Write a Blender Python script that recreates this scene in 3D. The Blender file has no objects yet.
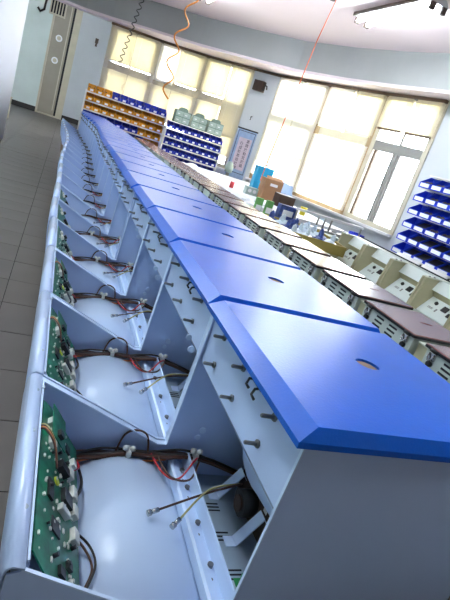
import bpy, bmesh, math, random
from mathutils import Vector, Matrix
random.seed(7)
S = bpy.context.scene
COL = S.collection
# ------------------------------------------------------------------ camera, world, lights
FZ = 1.0                       # camera height above the floor; heights below are written relative to the lens
cam_d = bpy.data.cameras.new('camera'); cam = bpy.data.objects.new('camera', cam_d); COL.objects.link(cam)
R = ((0.90934945, -0.27953565, 0.30812888), (0.19193847, -0.37521735, -0.90684705), (0.36911138, 0.88378265, -0.28755004))
cx, cy, cz = Vector(R[0]), -Vector(R[1]), -Vector(R[2])
cam.matrix_world = Matrix(((cx.x, cy.x, cz.x, 0), (cx.y, cy.y, cz.y, 0), (cx.z, cy.z, cz.z, FZ), (0, 0, 0, 1)))
cam_d.sensor_fit = 'HORIZONTAL'; cam_d.sensor_width = 36; cam_d.lens = 36 * 496.75 / 450
cam_d.clip_start = 0.01; cam_d.clip_end = 200
S.camera = cam
S.view_settings.view_transform = 'Standard'; S.view_settings.look = 'None'
S.view_settings.gamma = 1; S.view_settings.use_curve_mapping = False
S.view_settings.exposure = 1.5
W = bpy.data.worlds.new('world'); S.world = W; W.use_nodes = True
bg = W.node_tree.nodes['Background']; bg.inputs[0].default_value = (0.87, 0.94, 1.0, 1); bg.inputs[1].default_value = 13.0
S.cycles.max_bounces = 8; S.cycles.use_denoising = True
S.cycles.sample_clamp_indirect = 8

# ------------------------------------------------------------------ materials
def mat(name, col, rough=.5, metal=0.0, bump=None, var=None, spec=None, coat=0, emit=None, trans=None, alpha=None):
    m = bpy.data.materials.new(name); m.use_nodes = True
    nt = m.node_tree; p = nt.nodes['Principled BSDF']
    p.inputs['Base Color'].default_value = (*col, 1); p.inputs['Roughness'].default_value = rough
    p.inputs['Metallic'].default_value = metal
    if spec is not None: p.inputs['Specular IOR Level'].default_value = spec
    if coat: p.inputs['Coat Weight'].default_value = coat; p.inputs['Coat Roughness'].default_value = .2
    if emit: p.inputs['Emission Color'].default_value = (*emit[0], 1); p.inputs['Emission Strength'].default_value = emit[1]
    if trans: p.inputs['Transmission Weight'].default_value = trans
    tc = nt.nodes.new('ShaderNodeTexCoord')
    if bump:
        n = nt.nodes.new('ShaderNodeTexNoise'); n.inputs['Scale'].default_value = bump[0]; n.inputs['Detail'].default_value = 2
        b = nt.nodes.new('ShaderNodeBump'); b.inputs['Strength'].default_value = bump[1]; b.inputs['Distance'].default_value = bump[2] if len(bump) > 2 else .001
        nt.links.new(tc.outputs['Object'], n.inputs['Vector']); nt.links.new(n.outputs['Fac'], b.inputs['Height']); nt.links.new(b.outputs['Normal'], p.inputs['Normal'])
    if var:
        n = nt.nodes.new('ShaderNodeTexNoise'); n.inputs['Scale'].default_value = var[0]; n.inputs['Detail'].default_value = 4
        r = nt.nodes.new('ShaderNodeValToRGB'); k = var[1]
        r.color_ramp.elements[0].position = .3; r.color_ramp.elements[1].position = .7
        r.color_ramp.elements[0].color = (*[c * (1 - k) for c in col], 1); r.color_ramp.elements[1].color = (*[min(1, c * (1 + k)) for c in col], 1)
        nt.links.new(tc.outputs['Object'], n.inputs['Vector']); nt.links.new(n.outputs['Fac'], r.inputs['Fac']); nt.links.new(r.outputs['Color'], p.inputs['Base Color'])
    return m

M = {}
M['white'] = mat('powder_white', (.56, .69, .97), .34, bump=(500, .05, .0003), var=(3, .03), coat=.8)
M['sheet'] = mat('sheet_white', (.64, .77, 1.0), .28, var=(4, .03))
M['galv'] = mat('galvanised_steel', (.42, .52, .62), .38, .35, var=(12, .1))
M['blue_lid'] = mat('blue_lid', (.0, .10, .56), .30, bump=(330, .55, .0004), var=(30, .04), spec=.42, coat=.1)
M['hole'] = mat('hole_brown', (.20, .13, .09), .8, var=(20, .2))
M['screw'] = mat('screw_steel', (.20, .20, .21), .35, .7)
M['black'] = mat('black_plastic', (.02, .018, .016), .45)
M['darkbrown'] = mat('dark_brown', (.06, .03, .018), .5, var=(20, .2))
M['pcb'] = mat('circuit_green', (.008, .15, .075), .35, var=(60, .5))
M['chip'] = mat('chip_black', (.015, .015, .018), .4)
M['conn'] = mat('connector_white', (.72, .72, .66), .45)
M['yellow_led'] = mat('component_yellow', (.75, .80, .05), .4)
M['slot'] = mat('slot_dark', (.012, .012, .015), .8)
M['w_brown'] = mat('wire_brown', (.07, .022, .010), .5)
M['w_black'] = mat('wire_black', (.02, .015, .015), .5)
M['w_orange'] = mat('wire_orange', (.55, .16, .03), .5)
M['w_red'] = mat('wire_red', (.55, .02, .03), .4)
M['w_yellow'] = mat('wire_yellow', (.42, .38, .16), .5)
M['w_green'] = mat('wire_green', (.02, .28, .12), .5)
M['label_green'] = mat('label_green', (.02, .30, .08), .5)
M['cream'] = mat('cream_metal', (.66, .67, .54), .42, var=(6, .06))
M['olive'] = mat('olive_and_shade', (.46, .43, .27), .5, var=(6, .08))  # on the cream switch-cabinet walls, shade away from the window put into colour
M['vent_face'] = mat('grey_green_face', (.50, .56, .50), .42, var=(6, .05))
M['panel'] = mat('switch_panel', (.86, .92, .88), .4)
M['brown_lid'] = mat('brown_lid', (.20, .09, .085), .26, bump=(400, .15, .0003), var=(25, .15), coat=.6)
M['chrome'] = mat('latch_chrome', (.55, .55, .55), .22, 1.0)
M['wall'] = mat('wall_paint', (.62, .65, .68), .6, bump=(60, .1), var=(1.5, .04))
M['wall_green'] = mat('wall_paint_pale_green', (.66, .76, .74), .5, var=(1.5, .05))
M['beam'] = mat('beam_paint', (.37, .38, .37), .7, var=(2, .06))
M['column'] = mat('column_paint', (.86, .87, .93), .5, var=(2, .03))
M['soffit'] = mat('soffit_paint', (.80, .70, .72), .6)
M['ceil'] = mat('ceiling_paint', (.88, .75, .76), .8, var=(.8, .03))
M['tile'] = mat('floor_tile', (.13, .114, .104), .34, bump=(120, .05), var=(2.2, .18))
M['grout'] = mat('grout', (.03, .027, .025), .9, var=(20, .3))
M['skirting'] = mat('skirting_dark', (.03, .025, .025), .6)
M['door'] = mat('door_taupe', (.34, .30, .23), .45, var=(3, .06))
M['frame'] = mat('frame_cream', (.60, .55, .42), .5, var=(4, .06))
M['wood'] = mat('window_tan', (.50, .36, .20), .5, var=(8, .12))
M['woodgrey'] = mat('window_grey_tan', (.50, .44, .33), .5, var=(8, .12))
M['wood_dark'] = mat('window_dark_brown', (.12, .07, .035), .5, var=(8, .15))
M['alu'] = mat('window_grey', (.30, .29, .27), .4, .3)
M['bin_blue'] = mat('bin_blue', (.012, .05, .62), .35)
M['bin_navy'] = mat('bin_navy', (.008, .028, .46), .4)
M['bin_yellow'] = mat('bin_yellow', (.80, .34, .01), .4)
M['card'] = mat('label_card', (.85, .86, .88), .6)
M['rackwhite'] = mat('rack_white', (.82, .80, .78), .5)
M['parts_dark'] = mat('parts_and_shade', (.10, .08, .08), .5, .3, var=(60, .7))
M['drawer'] = mat('drawer_greygreen', (.20, .28, .24), .25, var=(20, .15))
M['cyan'] = mat('cyan_plastic', (.02, .32, .55), .4)
M['carton'] = mat('carton_brown', (.38, .20, .10), .8, var=(10, .1))
M['bag'] = mat('plastic_bag', (.70, .80, .92), .25, var=(14, .2))
M['navyfab'] = mat('navy_parts', (.03, .06, .25), .5, var=(30, .5))
M['tray'] = mat('tray_mustard', (.34, .26, .06), .5)
M['crate'] = mat('crate_greygreen', (.36, .46, .42), .35, var=(12, .1))
M['bench'] = mat('bench_white', (.78, .78, .80), .4, var=(5, .05))
M['bench_leg'] = mat('bench_brown', (.20, .11, .06), .6, var=(6, .2))
M['paper'] = mat('paper_white', (.85, .86, .88), .7, bump=(15, .4, .01))
M['greenpack'] = mat('pack_green', (.15, .42, .12), .5)
M['red'] = mat('red_plastic', (.6, .04, .05), .4)
M['orange'] = mat('cord_orange', (.75, .28, .05), .5)
M['redcord'] = mat('cord_vermilion', (.80, .16, .06), .5)
M['poster_blue'] = mat('poster_blue', (.34, .46, .66), .6, var=(14, .1))
M['poster_pink'] = mat('poster_pink', (.66, .55, .62), .6, var=(14, .06))
M['ink'] = mat('ink', (.05, .03, .06), .7)
M['tube'] = mat('lamp_tube', (.9, .95, 1), .4, emit=((.82, .92, 1), 26))
M['bulkhead'] = mat('lamp_base', (.62, .62, .62), .4)
M['yellow'] = mat('yellow_plastic', (.75, .62, .04), .5)
# glass: reflects a little, lets daylight straight through
g = bpy.data.materials.new('window_glass'); g.use_nodes = True; nt = g.node_tree; nt.nodes.clear()
o_ = nt.nodes.new('ShaderNodeOutputMaterial'); mx = nt.nodes.new('ShaderNodeMixShader'); tr = nt.nodes.new('ShaderNodeBsdfTransparent'); gl = nt.nodes.new('ShaderNodeBsdfGlossy'); fr = nt.nodes.new('ShaderNodeFresnel')
gl.inputs['Roughness'].default_value = .02; fr.inputs[0].default_value = 1.45
nt.links.new(fr.outputs[0], mx.inputs[0]); nt.links.new(tr.outputs[0], mx.inputs[1]); nt.links.new(gl.outputs[0], mx.inputs[2]); nt.links.new(mx.outputs[0], o_.inputs[0])
M['glass'] = g
def blindmat(name, c, c2, k=.3):
    b = bpy.data.materials.new(name); b.use_nodes = True; nt = b.node_tree; nt.nodes.clear()
    o_ = nt.nodes.new('ShaderNodeOutputMaterial'); mx = nt.nodes.new('ShaderNodeMixShader'); d = nt.nodes.new('ShaderNodeBsdfDiffuse'); t = nt.nodes.new('ShaderNodeBsdfTranslucent')
    d.inputs[0].default_value = (*c, 1); t.inputs[0].default_value = (*c2, 1); mx.inputs[0].default_value = k
    nt.links.new(d.outputs[0], mx.inputs[1]); nt.links.new(t.outputs[0], mx.inputs[2]); nt.links.new(mx.outputs[0], o_.inputs[0])
    return b
M['blind'] = blindmat('blind_cream', (.80, .75, .60), (.86, .80, .60), .32)
M['blind_pale'] = blindmat('blind_pale', (.90, .88, .82), (.95, .93, .86), .6)

# ------------------------------------------------------------------ mesh helpers
class MB:
    def __init__(s): s.bm = bmesh.new()
    def box(s, a, b, Mx=None):
        x0, x1 = sorted((a[0], b[0])); y0, y1 = sorted((a[1], b[1])); z0, z1 = sorted((a[2], b[2]))
        P = [Vector(p) for p in ((x0,y0,z0),(x1,y0,z0),(x1,y1,z0),(x0,y1,z0),(x0,y0,z1),(x1,y0,z1),(x1,y1,z1),(x0,y1,z1))]
        if Mx: P = [Mx @ p for p in P]
        v = [s.bm.verts.new(p) for p in P]
        for f in ((0,3,2,1),(4,5,6,7),(0,1,5,4),(1,2,6,5),(2,3,7,6),(3,0,4,7)): s.bm.faces.new([v[i] for i in f])
        return s
    def hexa(s, P):
        v = [s.bm.verts.new(p) for p in P]
        for f in ((0,3,2,1),(4,5,6,7),(0,1,5,4),(1,2,6,5),(2,3,7,6),(3,0,4,7)): s.bm.faces.new([v[i] for i in f])
        return s
    def prism(s, pts, y0, y1, axis='y', Mx=None):
        """polygon pts (a, b) extruded between y0 and y1 along axis"""
        def mk(p, t):
            q = Vector((p[0], t, p[1])) if axis == 'y' else Vector((t, p[0], p[1])) if axis == 'x' else Vector((p[0], p[1], t))
            return Mx @ q if Mx else q
        A = [s.bm.verts.new(mk(p, y0)) for p in pts]; B = [s.bm.verts.new(mk(p, y1)) for p in pts]
        n = len(pts)
        fs = [s.bm.faces.new(A), s.bm.faces.new(B[::-1])]
        for i in range(n): fs.append(s.bm.faces.new((A[i], B[i], B[(i+1) % n], A[(i+1) % n])))
        bmesh.ops.recalc_face_normals(s.bm, faces=fs)
        return s
    def strip(s, pts, y0, y1, th, smooth=True):
        """a thin sheet that follows the open profile pts (x, z), from y0 to y1, th thick"""
        n = len(pts); off = []
        for i in range(n):
            a = Vector(pts[max(0, i-1)]); b = Vector(pts[min(n-1, i+1)]); d = (b - a).normalized(); off.append((pts[i][0] + d.y*th, pts[i][1] - d.x*th))
        poly = list(pts) + off[::-1]
        V = {}
        def vv(i, y):
            k = (i, y)
            if k not in V: V[k] = s.bm.verts.new((poly[i][0], y, poly[i][1]))
            return V[k]
        m = len(poly); fs = []
        for i in range(m):
            j = (i+1) % m; f = s.bm.faces.new((vv(i, y0), vv(i, y1), vv(j, y1), vv(j, y0))); f.smooth = smooth; fs.append(f)
        for i in range(n-1):
            for y in (y0, y1): fs.append(s.bm.faces.new((vv(i, y), vv(i+1, y), vv(m-2-i, y), vv(m-1-i, y))))
        bmesh.ops.recalc_face_normals(s.bm, faces=fs)
        return s
    def tube(s, pts, r, n=6, caps=True):
        pts = [Vector(p) for p in pts]; rings = []
        up = Vector((0.13, 0.21, 1)).normalized()
        for i, p in enumerate(pts):
            d = (pts[min(i+1, len(pts)-1)] - pts[max(i-1, 0)]).normalized()
            a = d.cross(up)
            if a.length < .05: a = d.cross(Vector((1, 0, 0)))
            a.normalize(); b = d.cross(a)
            rr = r[i] if isinstance(r, (list, tuple)) else r
            rings.append([s.bm.verts.new(p + (a*math.cos(t) + b*math.sin(t))*rr) for t in [2*math.pi*k/n for k in range(n)]])
        for A, B in zip(rings[:-1], rings[1:]):
            for k in range(n):
                f = s.bm.faces.new((A[k], A[(k+1) % n], B[(k+1) % n], B[k])); f.smooth = True
        if caps: s.bm.faces.new(rings[0][::-1]); s.bm.faces.new(rings[-1])
        return s
    def cyl(s, a, b, r, n=12): return s.tube([a, b], r, n)
    def ball(s, c, r, sx=1, sy=1, sz=1, sub=2, jit=0):
        d = bmesh.ops.create_icosphere(s.bm, subdivisions=sub, radius=r)
        for v in d['verts']:
            k = 1 + random.uniform(-jit, jit)
            v.co = Vector((v.co.x*sx*k, v.co.y*sy*k, v.co.z*sz*k)) + Vector(c)
            for f in v.link_faces: f.smooth = jit == 0
        return s
    def build(s, name, m, parent=None, bev=0, local=True):
        if bev:
            es = [e for e in s.bm.edges if len(e.link_faces) == 2 and e.calc_face_angle(0) > .6]
            bmesh.ops.bevel(s.bm, geom=es, offset=bev, segments=2, affect='EDGES', profile=.5)
        me = bpy.data.meshes.new(name); s.bm.to_mesh(me); s.bm.free()
        me.materials.append(M[m] if isinstance(m, str) else m)
        o = bpy.data.objects.new(name, me); COL.objects.link(o)
        if parent: o.parent = parent
        return o
def tag(o, label=None, cat=None, group=None, kind=None):
    if label: o['label'] = label
    if cat: o['category'] = cat
    if group: o['group'] = group
    if kind: o['kind'] = kind
    return o
def empty(name, loc, label=None, cat=None, group=None, kind=None, rz=0):
    o = bpy.data.objects.new(name, None); COL.objects.link(o); o.location = loc; o.rotation_euler = (0, 0, rz); o.empty_display_size = .05
    return tag(o, label, cat, group, kind)
KIDS = {}
def copy_tree(o, parent=None, keep=None):
    c = o.copy(); COL.objects.link(c)
    if parent: c.parent = parent
    for ch in o.children:
        if keep is None or keep(ch): copy_tree(ch, c, keep)
    return c
ORD = ['nearest', 'second', 'third', 'fourth', 'fifth', 'sixth', 'seventh', 'eighth', 'ninth', 'tenth', 'eleventh', 'twelfth', 'thirteenth', 'fourteenth', 'fifteenth', 'sixteenth', 'seventeenth', 'eighteenth', 'nineteenth', 'twentieth', 'twenty-first', 'twenty-second', 'twenty-third', 'twenty-fourth', 'twenty-fifth', 'twenty-sixth']
FIRST = ['first'] + ORD[1:]
def Z(z): return z + FZ

# ------------------------------------------------------------------ room shell
# floor: grout bed and single tiles along the aisle
TY, TX, T0, X0 = .309, .60, .188, -.09
fl = MB().box((-1.7, -3.2, -.12), (4.6, 18.6, -.006)).build('floor', 'grout'); tag(fl, kind='structure')
tile_me = None
def tile(x, y, w):
    global tile_me
    b = MB(); b.box((-w/2+.0022, -TY/2+.0022, -.006), (w/2-.0022, TY/2-.0022, 0))
    return b
base = {}
for c, (xa, xb) in enumerate(((-1.6, -1.29), (-1.29, -.69), (-.69, -.09), (-.09, .51))):
    for k in range(59):
        y = T0 + TY*(k+.5)
        if c not in base:
            base[c] = tile(0, 0, xb-xa).build('tile', 'tile', fl, bev=.0012); o = base[c]
        else: o = base[c].copy(); COL.objects.link(o); o.parent = fl
        o.location = ((xa+xb)/2, y, random.uniform(-.0006, .0006))
b = MB()
for c in range(7):
    xa = .51 + c*TX
    for k in range(-10, 59): b.box((xa+.0022, T0+TY*k+.0022, -.006), (xa+TX-.0022, T0+TY*(k+1)-.0022, 0))
for xa, xb in ((-1.6, -1.29), (-1.29, -.69), (-.69, -.09), (-.09, .51)):
    for k in range(-10, 0): b.box((xa+.0022, T0+TY*k+.0022, -.006), (xb-.0022, T0+TY*(k+1)-.0022, 0))
o = b.build('tile', 'tile', fl); o['kind'] = 'stuff'

# plan of the curved window wall
PW = [(.478, 9.763), (1.336, 9.573), (2.104, 9.179), (2.791, 8.543), (3.117, 8.197), (3.557, 7.254), (3.920, 6.250), (4.155, 5.340), (4.28, 4.5), (4.33, 3.5), (4.35, 1.5), (4.35, -3.1)]
def segment_box(mb, a, b, z0, z1, t0=-.02, t1=.10):
    """a wall-like box between plan points a, b; thickness t0..t1 outward"""
    a = Vector((*a, 0)); b = Vector((*b, 0)); d = (b-a).normalized(); n = Vector((-d.y, d.x, 0))   # left of travel
    # travel goes rightwards/nearer, so outward (away from room) is to the left
    P = []
    for z in (z0, z1):
        for p, t in ((a, t0), (b, t0), (b, t1), (a, t1)): P.append((p + n*t) + Vector((0, 0, z)))
    mb.hexa([P[0], P[1], P[2], P[3], P[4], P[5], P[6], P[7]])
zs, zt = Z(-.42), Z(1.27)
b = MB()
for i in list(range(0, 3)) + list(range(4, 7)): segment_box(b, PW[i], PW[i+1], 0, zs, 0, .18)
for i in range(0, 7): segment_box(b, PW[i], PW[i+1], zt, Z(1.70), 0, .18)
tag(b.build('wall_back', 'wall'), kind='structure')
b = MB()
for i in range(7, 11): segment_box(b, PW[i], PW[i+1], 0, Z(1.70), 0, .15)
tag(b.build('wall_right', 'wall'), kind='structure')
b = MB(); segment_box(b, PW[3], PW[4], 0, zt, -.06, .2)
tag(b.build('trim_1', 'wall', bev=.006), 'pale grey column between the two window runs', kind='structure')
# far aisle: return wall, end wall, left wall and round column
b = MB(); b.prism([(.478, 9.763), (.60, 9.74), (1.05, 18.5), (.90, 18.5)], 0, Z(3.1), 'z'); tag(b.build('wall_return', 'wall'), kind='structure')
b = MB(); b.box((-.02, 18.4, 0), (1.2, 18.6, Z(3.1))); tag(b.build('wall_far', 'wall'), kind='structure')
b = MB(); b.box((-1.7, 18.4, 0), (-.84, 18.6, Z(3.1))).box((-.84, 18.4, Z(2.75)), (-.02, 18.6, Z(3.1))); tag(b.build('wall_far_left', 'wall_green'), kind='structure')
b = MB(); b.box((-1.75, -3.2, 0), (-1.6, 18.6, Z(3.1))); tag(b.build('wall_left', 'wall_green'), kind='structure')
b = MB(); b.box((-1.6, 18.37, 0), (-.84, 18.40, .16)); tag(b.build('baseboard_far_left', 'skirting'), kind='structure')
b = MB(); b.box((-.02, 18.37, 0), (.9, 18.40, .16)); tag(b.build('baseboard_far', 'skirting'), kind='structure')
b = MB(); b.box((-1.59, -3.0, 0), (-1.57, 18.38, .14)); tag(b.build('baseboard_left', 'skirting'), kind='structure')
# round white column on the left
b = MB(); b.tube([(-1.17, 7.35, .14), (-1.15, 7.35, Z(1.65))], .52, 40); tag(b.build('wall_column', 'column'), kind='structure')
b = MB(); b.tube([(-1.17, 7.35, 0), (-1.17, 7.35, .15)], .50, 40); tag(b.build('baseboard_column', 'skirting'), kind='structure')
# door at the far end
dr = empty('door_1', (0, 0, 0), kind='structure')
b = MB(); b.box((-.80, 18.41, 0), (-.28, 18.45, Z(2.7))); leaf = b.build('door_leaf', 'door', dr)
b = MB(); b.box((-.28, 18.40, 0), (-.22, 18.50, Z(2.7))); b.build('door_gap', 'slot', dr)
b = MB(); b.box((-.22, 18.34, 0), (-.02, 18.45, Z(2.75))); b.build('door_frame', 'frame', dr, bev=.01)
b = MB(); b.box((-.85, 18.34, 0), (-.79, 18.45, Z(2.75))); b.build('door_frame', 'frame', dr, bev=.01)
b = MB(); b.box((-.79, 18.34, 0), (-.22, 18.42, .05)); b.build('door_sill', 'frame', dr)
b = MB(); b.box((-.36, 18.395, .2), (-.33, 18.41, Z(2.6))); b.build('door_seam', 'frame', dr)
for z in (Z(.70), Z(1.36)):
    b = MB(); b.tube([(-.56, 18.41, z), (-.56, 18.33, z)], .10, 20); c = b.build('round_cap', 'card', dr)
    b = MB(); b.tube([(-.56, 18.335, z), (-.56, 18.32, z)], .06, 20); b.build('cap_ring', 'frame', c)
b = MB(); b.box((-.98, 18.34, Z(1.95)), (-.50, 18.38, Z(2.55))); v = b.build('louvre_vent', 'frame', None); tag(v, 'dark slatted vent grille above the far door', 'vent')
for k in range(5):
    b = MB(); b.box((-.94 + k*.085, 18.32, Z(2.0)), (-.89 + k*.085, 18.345, Z(2.5))); b.build('slat', 'slot', v)
b = MB(); b.tube([(-1.12, 18.25, Z(2.9)), (-1.10, 18.22, Z(2.3)), (-1.12, 18.2, Z(1.98)), (-1.22, 18.2, Z(1.90)), (-1.3, 18.2, Z(1.98))], .035, 8)
tag(b.build('cable', 'black'), 'dark bent pipe end hanging beside the far door', 'pipe')
b = MB(); b.box((.50, 18.36, Z(1.62)), (.60, 18.4, Z(1.76))).box((.52, 18.33, Z(1.52)), (.58, 18.4, Z(1.62)))
tag(b.build('wall_switch', 'darkbrown', bev=.006), 'small dark fitting high on the white wall right of the far door', 'fitting')

# ceiling and beam
bt = [(-1.7, 9.5), (-.6, 9.47), (.02, 9.43), (.43, 9.25), (.99, 8.86), (1.72, 8.42), (2.35, 7.85), (2.93, 7.25), (3.33, 6.45), (3.60, 5.70), (3.79, 5.0), (3.92, 4.0), (3.96, 2.5), (3.96, -3.1)]
cp = bt + [(-1.7, -3.1)]
b = MB(); b.prism(cp + [], Z(1.65), Z(1.75), 'z'); tag(b.build('ceiling', 'ceil'), kind='structure')
b = MB(); b.box((-1.75, 9.6, Z(2.95)), (1.3, 18.6, Z(3.05))); tag(b.build('ceiling_far', 'ceil'), kind='structure')
b = MB()
outer = [(-1.7, 9.9), (-.6, 9.9), (.05, 9.9), (.55, 9.86), (1.2, 9.75), (2.0, 9.4), (2.85, 8.7), (3.45, 8.0), (3.8, 6.95), (4.12, 6.0), (4.3, 5.2), (4.42, 4.0), (4.46, 2.5), (4.46, -3.1)]
for i in range(len(bt)-1):
    P = [Vector((*p, z)) for z in (Z(1.27), Z(1.70)) for p in (bt[i], bt[i+1], outer[i+1], outer[i])]
    b.hexa(P)
bmesh.ops.remove_doubles(b.bm, verts=b.bm.verts, dist=1e-5)
bmo = b.build('ceiling_beam', 'beam'); tag(bmo, kind='structure')
bmo.data.materials.append(M['soffit'])
for p in bmo.data.polygons:
    if p.normal.z < -.9: p.material_index = 1
b = MB()
for i in range(1, 13):
    a_, c_ = bt[i], bt[i+1]; segment_box(b, a_, c_, Z(1.235), Z(1.272), -.004, .03)
tag(b.build('trim_2', 'soffit'), kind='structure')
b = MB()
for i in range(0, 7): segment_box(b, PW[i], PW[i+1], Z(1.225), Z(1.262), -.08, -.03)
tag(b.build('trim_3', 'wood_dark'), 'dark blind track under the beam', kind='structure')
# back wall with an opening behind the viewer
b = MB(); b.box((-1.7, -3.3, 0), (-.9, -3.1, Z(1.7))).box((3.6, -3.3, 0), (4.5, -3.1, Z(1.7))).box((-.9, -3.3, 0), (3.6, -3.1, Z(1.7)))
tag(b.build('wall_front', 'wall'), kind='structure')

# ------------------------------------------------------------------ windows
def window(n, a, m, c, fm, pm, blinds, sash=False):
    w = empty('window_%d' % n, (0, 0, 0), kind='structure')
    A, B = Vector(a), Vector(c)
    def bar(p, q, z0, z1, t0, t1, name, mt):
        bb = MB(); segment_box(bb, p, q, z0, z1, t0, t1); return bb.build(name, mt, w)
    def post(p, d, wd, z0, z1, t0, t1, name, mt):
        p = Vector(p); bar(tuple(p - d*wd/2), tuple(p + d*wd/2), z0, z1, t0, t1, name, mt)
    dA = (Vector(m)-A).normalized(); dB = (B-Vector(m)).normalized()
    post(A + dA*.035, dA, .07, zs, zt, -.02, .09, 'post', pm)
    post(B - dB*.035, dB, .07, zs, zt, -.02, .09, 'post', pm)
    post(m, dA, .04, Z(.64), zt, 0, .06, 'mullion', fm)
    post(m, dA, .045, zs, Z(.57), 0, .06, 'mullion', fm if not sash else 'alu')
    for p, q in ((a, m), (m, c)):
        bar(p, q, Z(.54), Z(.665), -.015, .09, 'transom', fm if not sash else 'alu')
        bar(p, q, zs, zs+.06, -.02, .09, 'bottom_rail', pm)
        bar(p, q, Z(1.20), zt, 0, .07, 'top_rail', fm)
        bar(p, q, zs-.03, zs, -.10, .10, 'window_sill', 'bench')
        for z0, z1 in ((zs+.05, Z(.55)), (Z(.66), Z(1.21))):
            bar(p, q, z0, z1, .035, .041, 'pane', 'glass')
    if sash:
        for p, d, s in ((A, dA, .11), (Vector(m), dA, -.05), (Vector(m), dB, .05)):
            post(p + d*s, dA, .035, zs+.05, Z(.55), .005, .05, 'sash_stile', 'wood_dark' if s > .1 else 'alu')
    for i, (p, q) in enumerate(((a, m), (m, c))):
        z0, bm_, lab = blinds[i]
        p, q = Vector(p), Vector(q); d = (q-p).normalized(); n_ = Vector((-d.y, d.x)); L = (q-p).length
        bo = empty('window_blind', (p.x, p.y, 0), lab, 'blind', 'cream venetian blinds')
        def loc(s_, t, z): v = d*s_ + n_*t; return Vector((v.x, v.y, z))
        bb = MB(); bb.hexa([loc(.05, -.07, Z(1.19)), loc(L-.03, -.07, Z(1.19)), loc(L-.03, -.03, Z(1.19)), loc(.05, -.03, Z(1.19)), loc(.05, -.07, Z(1.225)), loc(L-.03, -.07, Z(1.225)), loc(L-.03, -.03, Z(1.225)), loc(.05, -.03, Z(1.225))]); bb.build('head_rail', bm_, bo)
        bb = MB(); z = Z(1.215)
        while z > Z(z0) + .03:
            bb.hexa([loc(.01, -.052, z-.037), loc(L-.005, -.052, z-.037), loc(L-.005, -.050, z-.038), loc(.01, -.050, z-.038), loc(.01, -.042, z), loc(L-.005, -.042, z), loc(L-.005, -.040, z-.001), loc(.01, -.040, z-.001)])
            z -= .035
        o = bb.build('slat', bm_, bo); o['kind'] = 'stuff'
        if n < 6:      # lower blind in front of the bottom panes
            bb = MB(); z = Z(.545); low = {1: .0, 2: .0, 3: -.2, 4: -.30, 5: -.36}[n]
            while z > Z(low):
                bb.hexa([loc(.01, -.052, z-.037), loc(L-.005, -.052, z-.037), loc(L-.005, -.050, z-.038), loc(.01, -.050, z-.038), loc(.01, -.042, z), loc(L-.005, -.042, z), loc(L-.005, -.040, z-.001), loc(.01, -.040, z-.001)])
                z -= .035
            o = bb.build('lower_slat', 'blind' if n < 4 else 'blind_pale', bo); o['kind'] = 'stuff'
        bb = MB(); bb.hexa([loc(.05, -.065, Z(z0)), loc(L-.03, -.065, Z(z0)), loc(L-.03, -.035, Z(z0)), loc(.05, -.035, Z(z0)), loc(.05, -.065, Z(z0)+.025), loc(L-.03, -.065, Z(z0)+.025), loc(L-.03, -.035, Z(z0)+.025), loc(.05, -.035, Z(z0)+.025)]); bb.build('bottom_rail', 'wood_dark' if n == 6 else bm_, bo)
        bb = MB()
        for s_ in (L*.25, L*.75): bb.tube([loc(s_, -.06, Z(1.19)), loc(s_, -.06, Z(z0))], .0015, 4)
        bb.build('cord', 'blind_pale', bo)
CB, PB = 'blind', 'blind_pale'
window(1, PW[0], (.909, 9.68), PW[1], 'woodgrey', 'frame', ((.68, CB, 'cream blind of the leftmost window, above the yellow bins'), (.68, CB, 'second blind from the left in the far windows')))
window(2, PW[1], (1.674, 9.42), PW[2], 'woodgrey', 'woodgrey', ((.62, PB, 'third blind from the left, pale, behind the orange coiled cord'), (.68, CB, 'fourth blind from the left, above the drawer units')))
window(3, PW[2], (2.473, 8.86), PW[3], 'woodgrey', 'woodgrey', ((.68, CB, 'fifth blind from the left, second one left of the grey column'), (.10, CB, 'cream blind directly left of the grey column')))
window(4, PW[4], (3.350, 7.70), PW[5], 'frame', 'wood', ((-.10, PB, 'long pale blind directly right of the grey column'), (.10, PB, 'pale blind behind the thin vermilion cord, second right of the column')))
window(5, PW[5], (3.745, 6.76), PW[6], 'frame', 'wood', ((.66, PB, 'third blind right of the grey column, left of the tan post'), (.66, CB, 'fourth blind right of the grey column, beside the open window')))
window(6, PW[6], (4.047, 5.79), PW[7], 'alu', 'frame', ((.80, CB, 'half raised cream blind, left one over the open window'), (.80, CB, 'half raised cream blind with visible slats nearest the blue bins')), sash=True)

# ------------------------------------------------------------------ ceiling lamps
def lamp(x, y0, y1, label, rz=0):
    L = y1-y0
    t = empty('ceiling_lamp', (x, y0, 0), label, 'ceiling lamp', 'twin tube ceiling lamps', rz=rz)
    b = MB(); b.prism([(-.05, Z(1.65)), (-.10, Z(1.60)), (.10, Z(1.60)), (.05, Z(1.65))], 0, L); b.build('lamp_base', 'bulkhead', t)
    b = MB(); b.box((-.125, 0, Z(1.60)), (-.115, L, Z(1.635))); b.build('edge_strip', 'darkbrown', t)
    for sx in (-.06, .06):
        b = MB(); b.tube([(sx, .03, Z(1.575)), (sx, L-.03, Z(1.575))], .019, 12); b.build('tube', 'tube', t)
        for yy in (0, L-.03):
            b = MB(); b.box((sx-.025, yy, Z(1.545)), (sx+.025, yy+.03, Z(1.605))); b.build('tube_holder', 'darkbrown', t, bev=.004)
lamp(2.70, 4.10, 5.28, 'lit twin tube ceiling lamp at upper right of the picture', math.radians(2))
lamp(1.36, 6.0, 7.15, 'lit ceiling lamp cut off by the top edge, left of the other')
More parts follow.
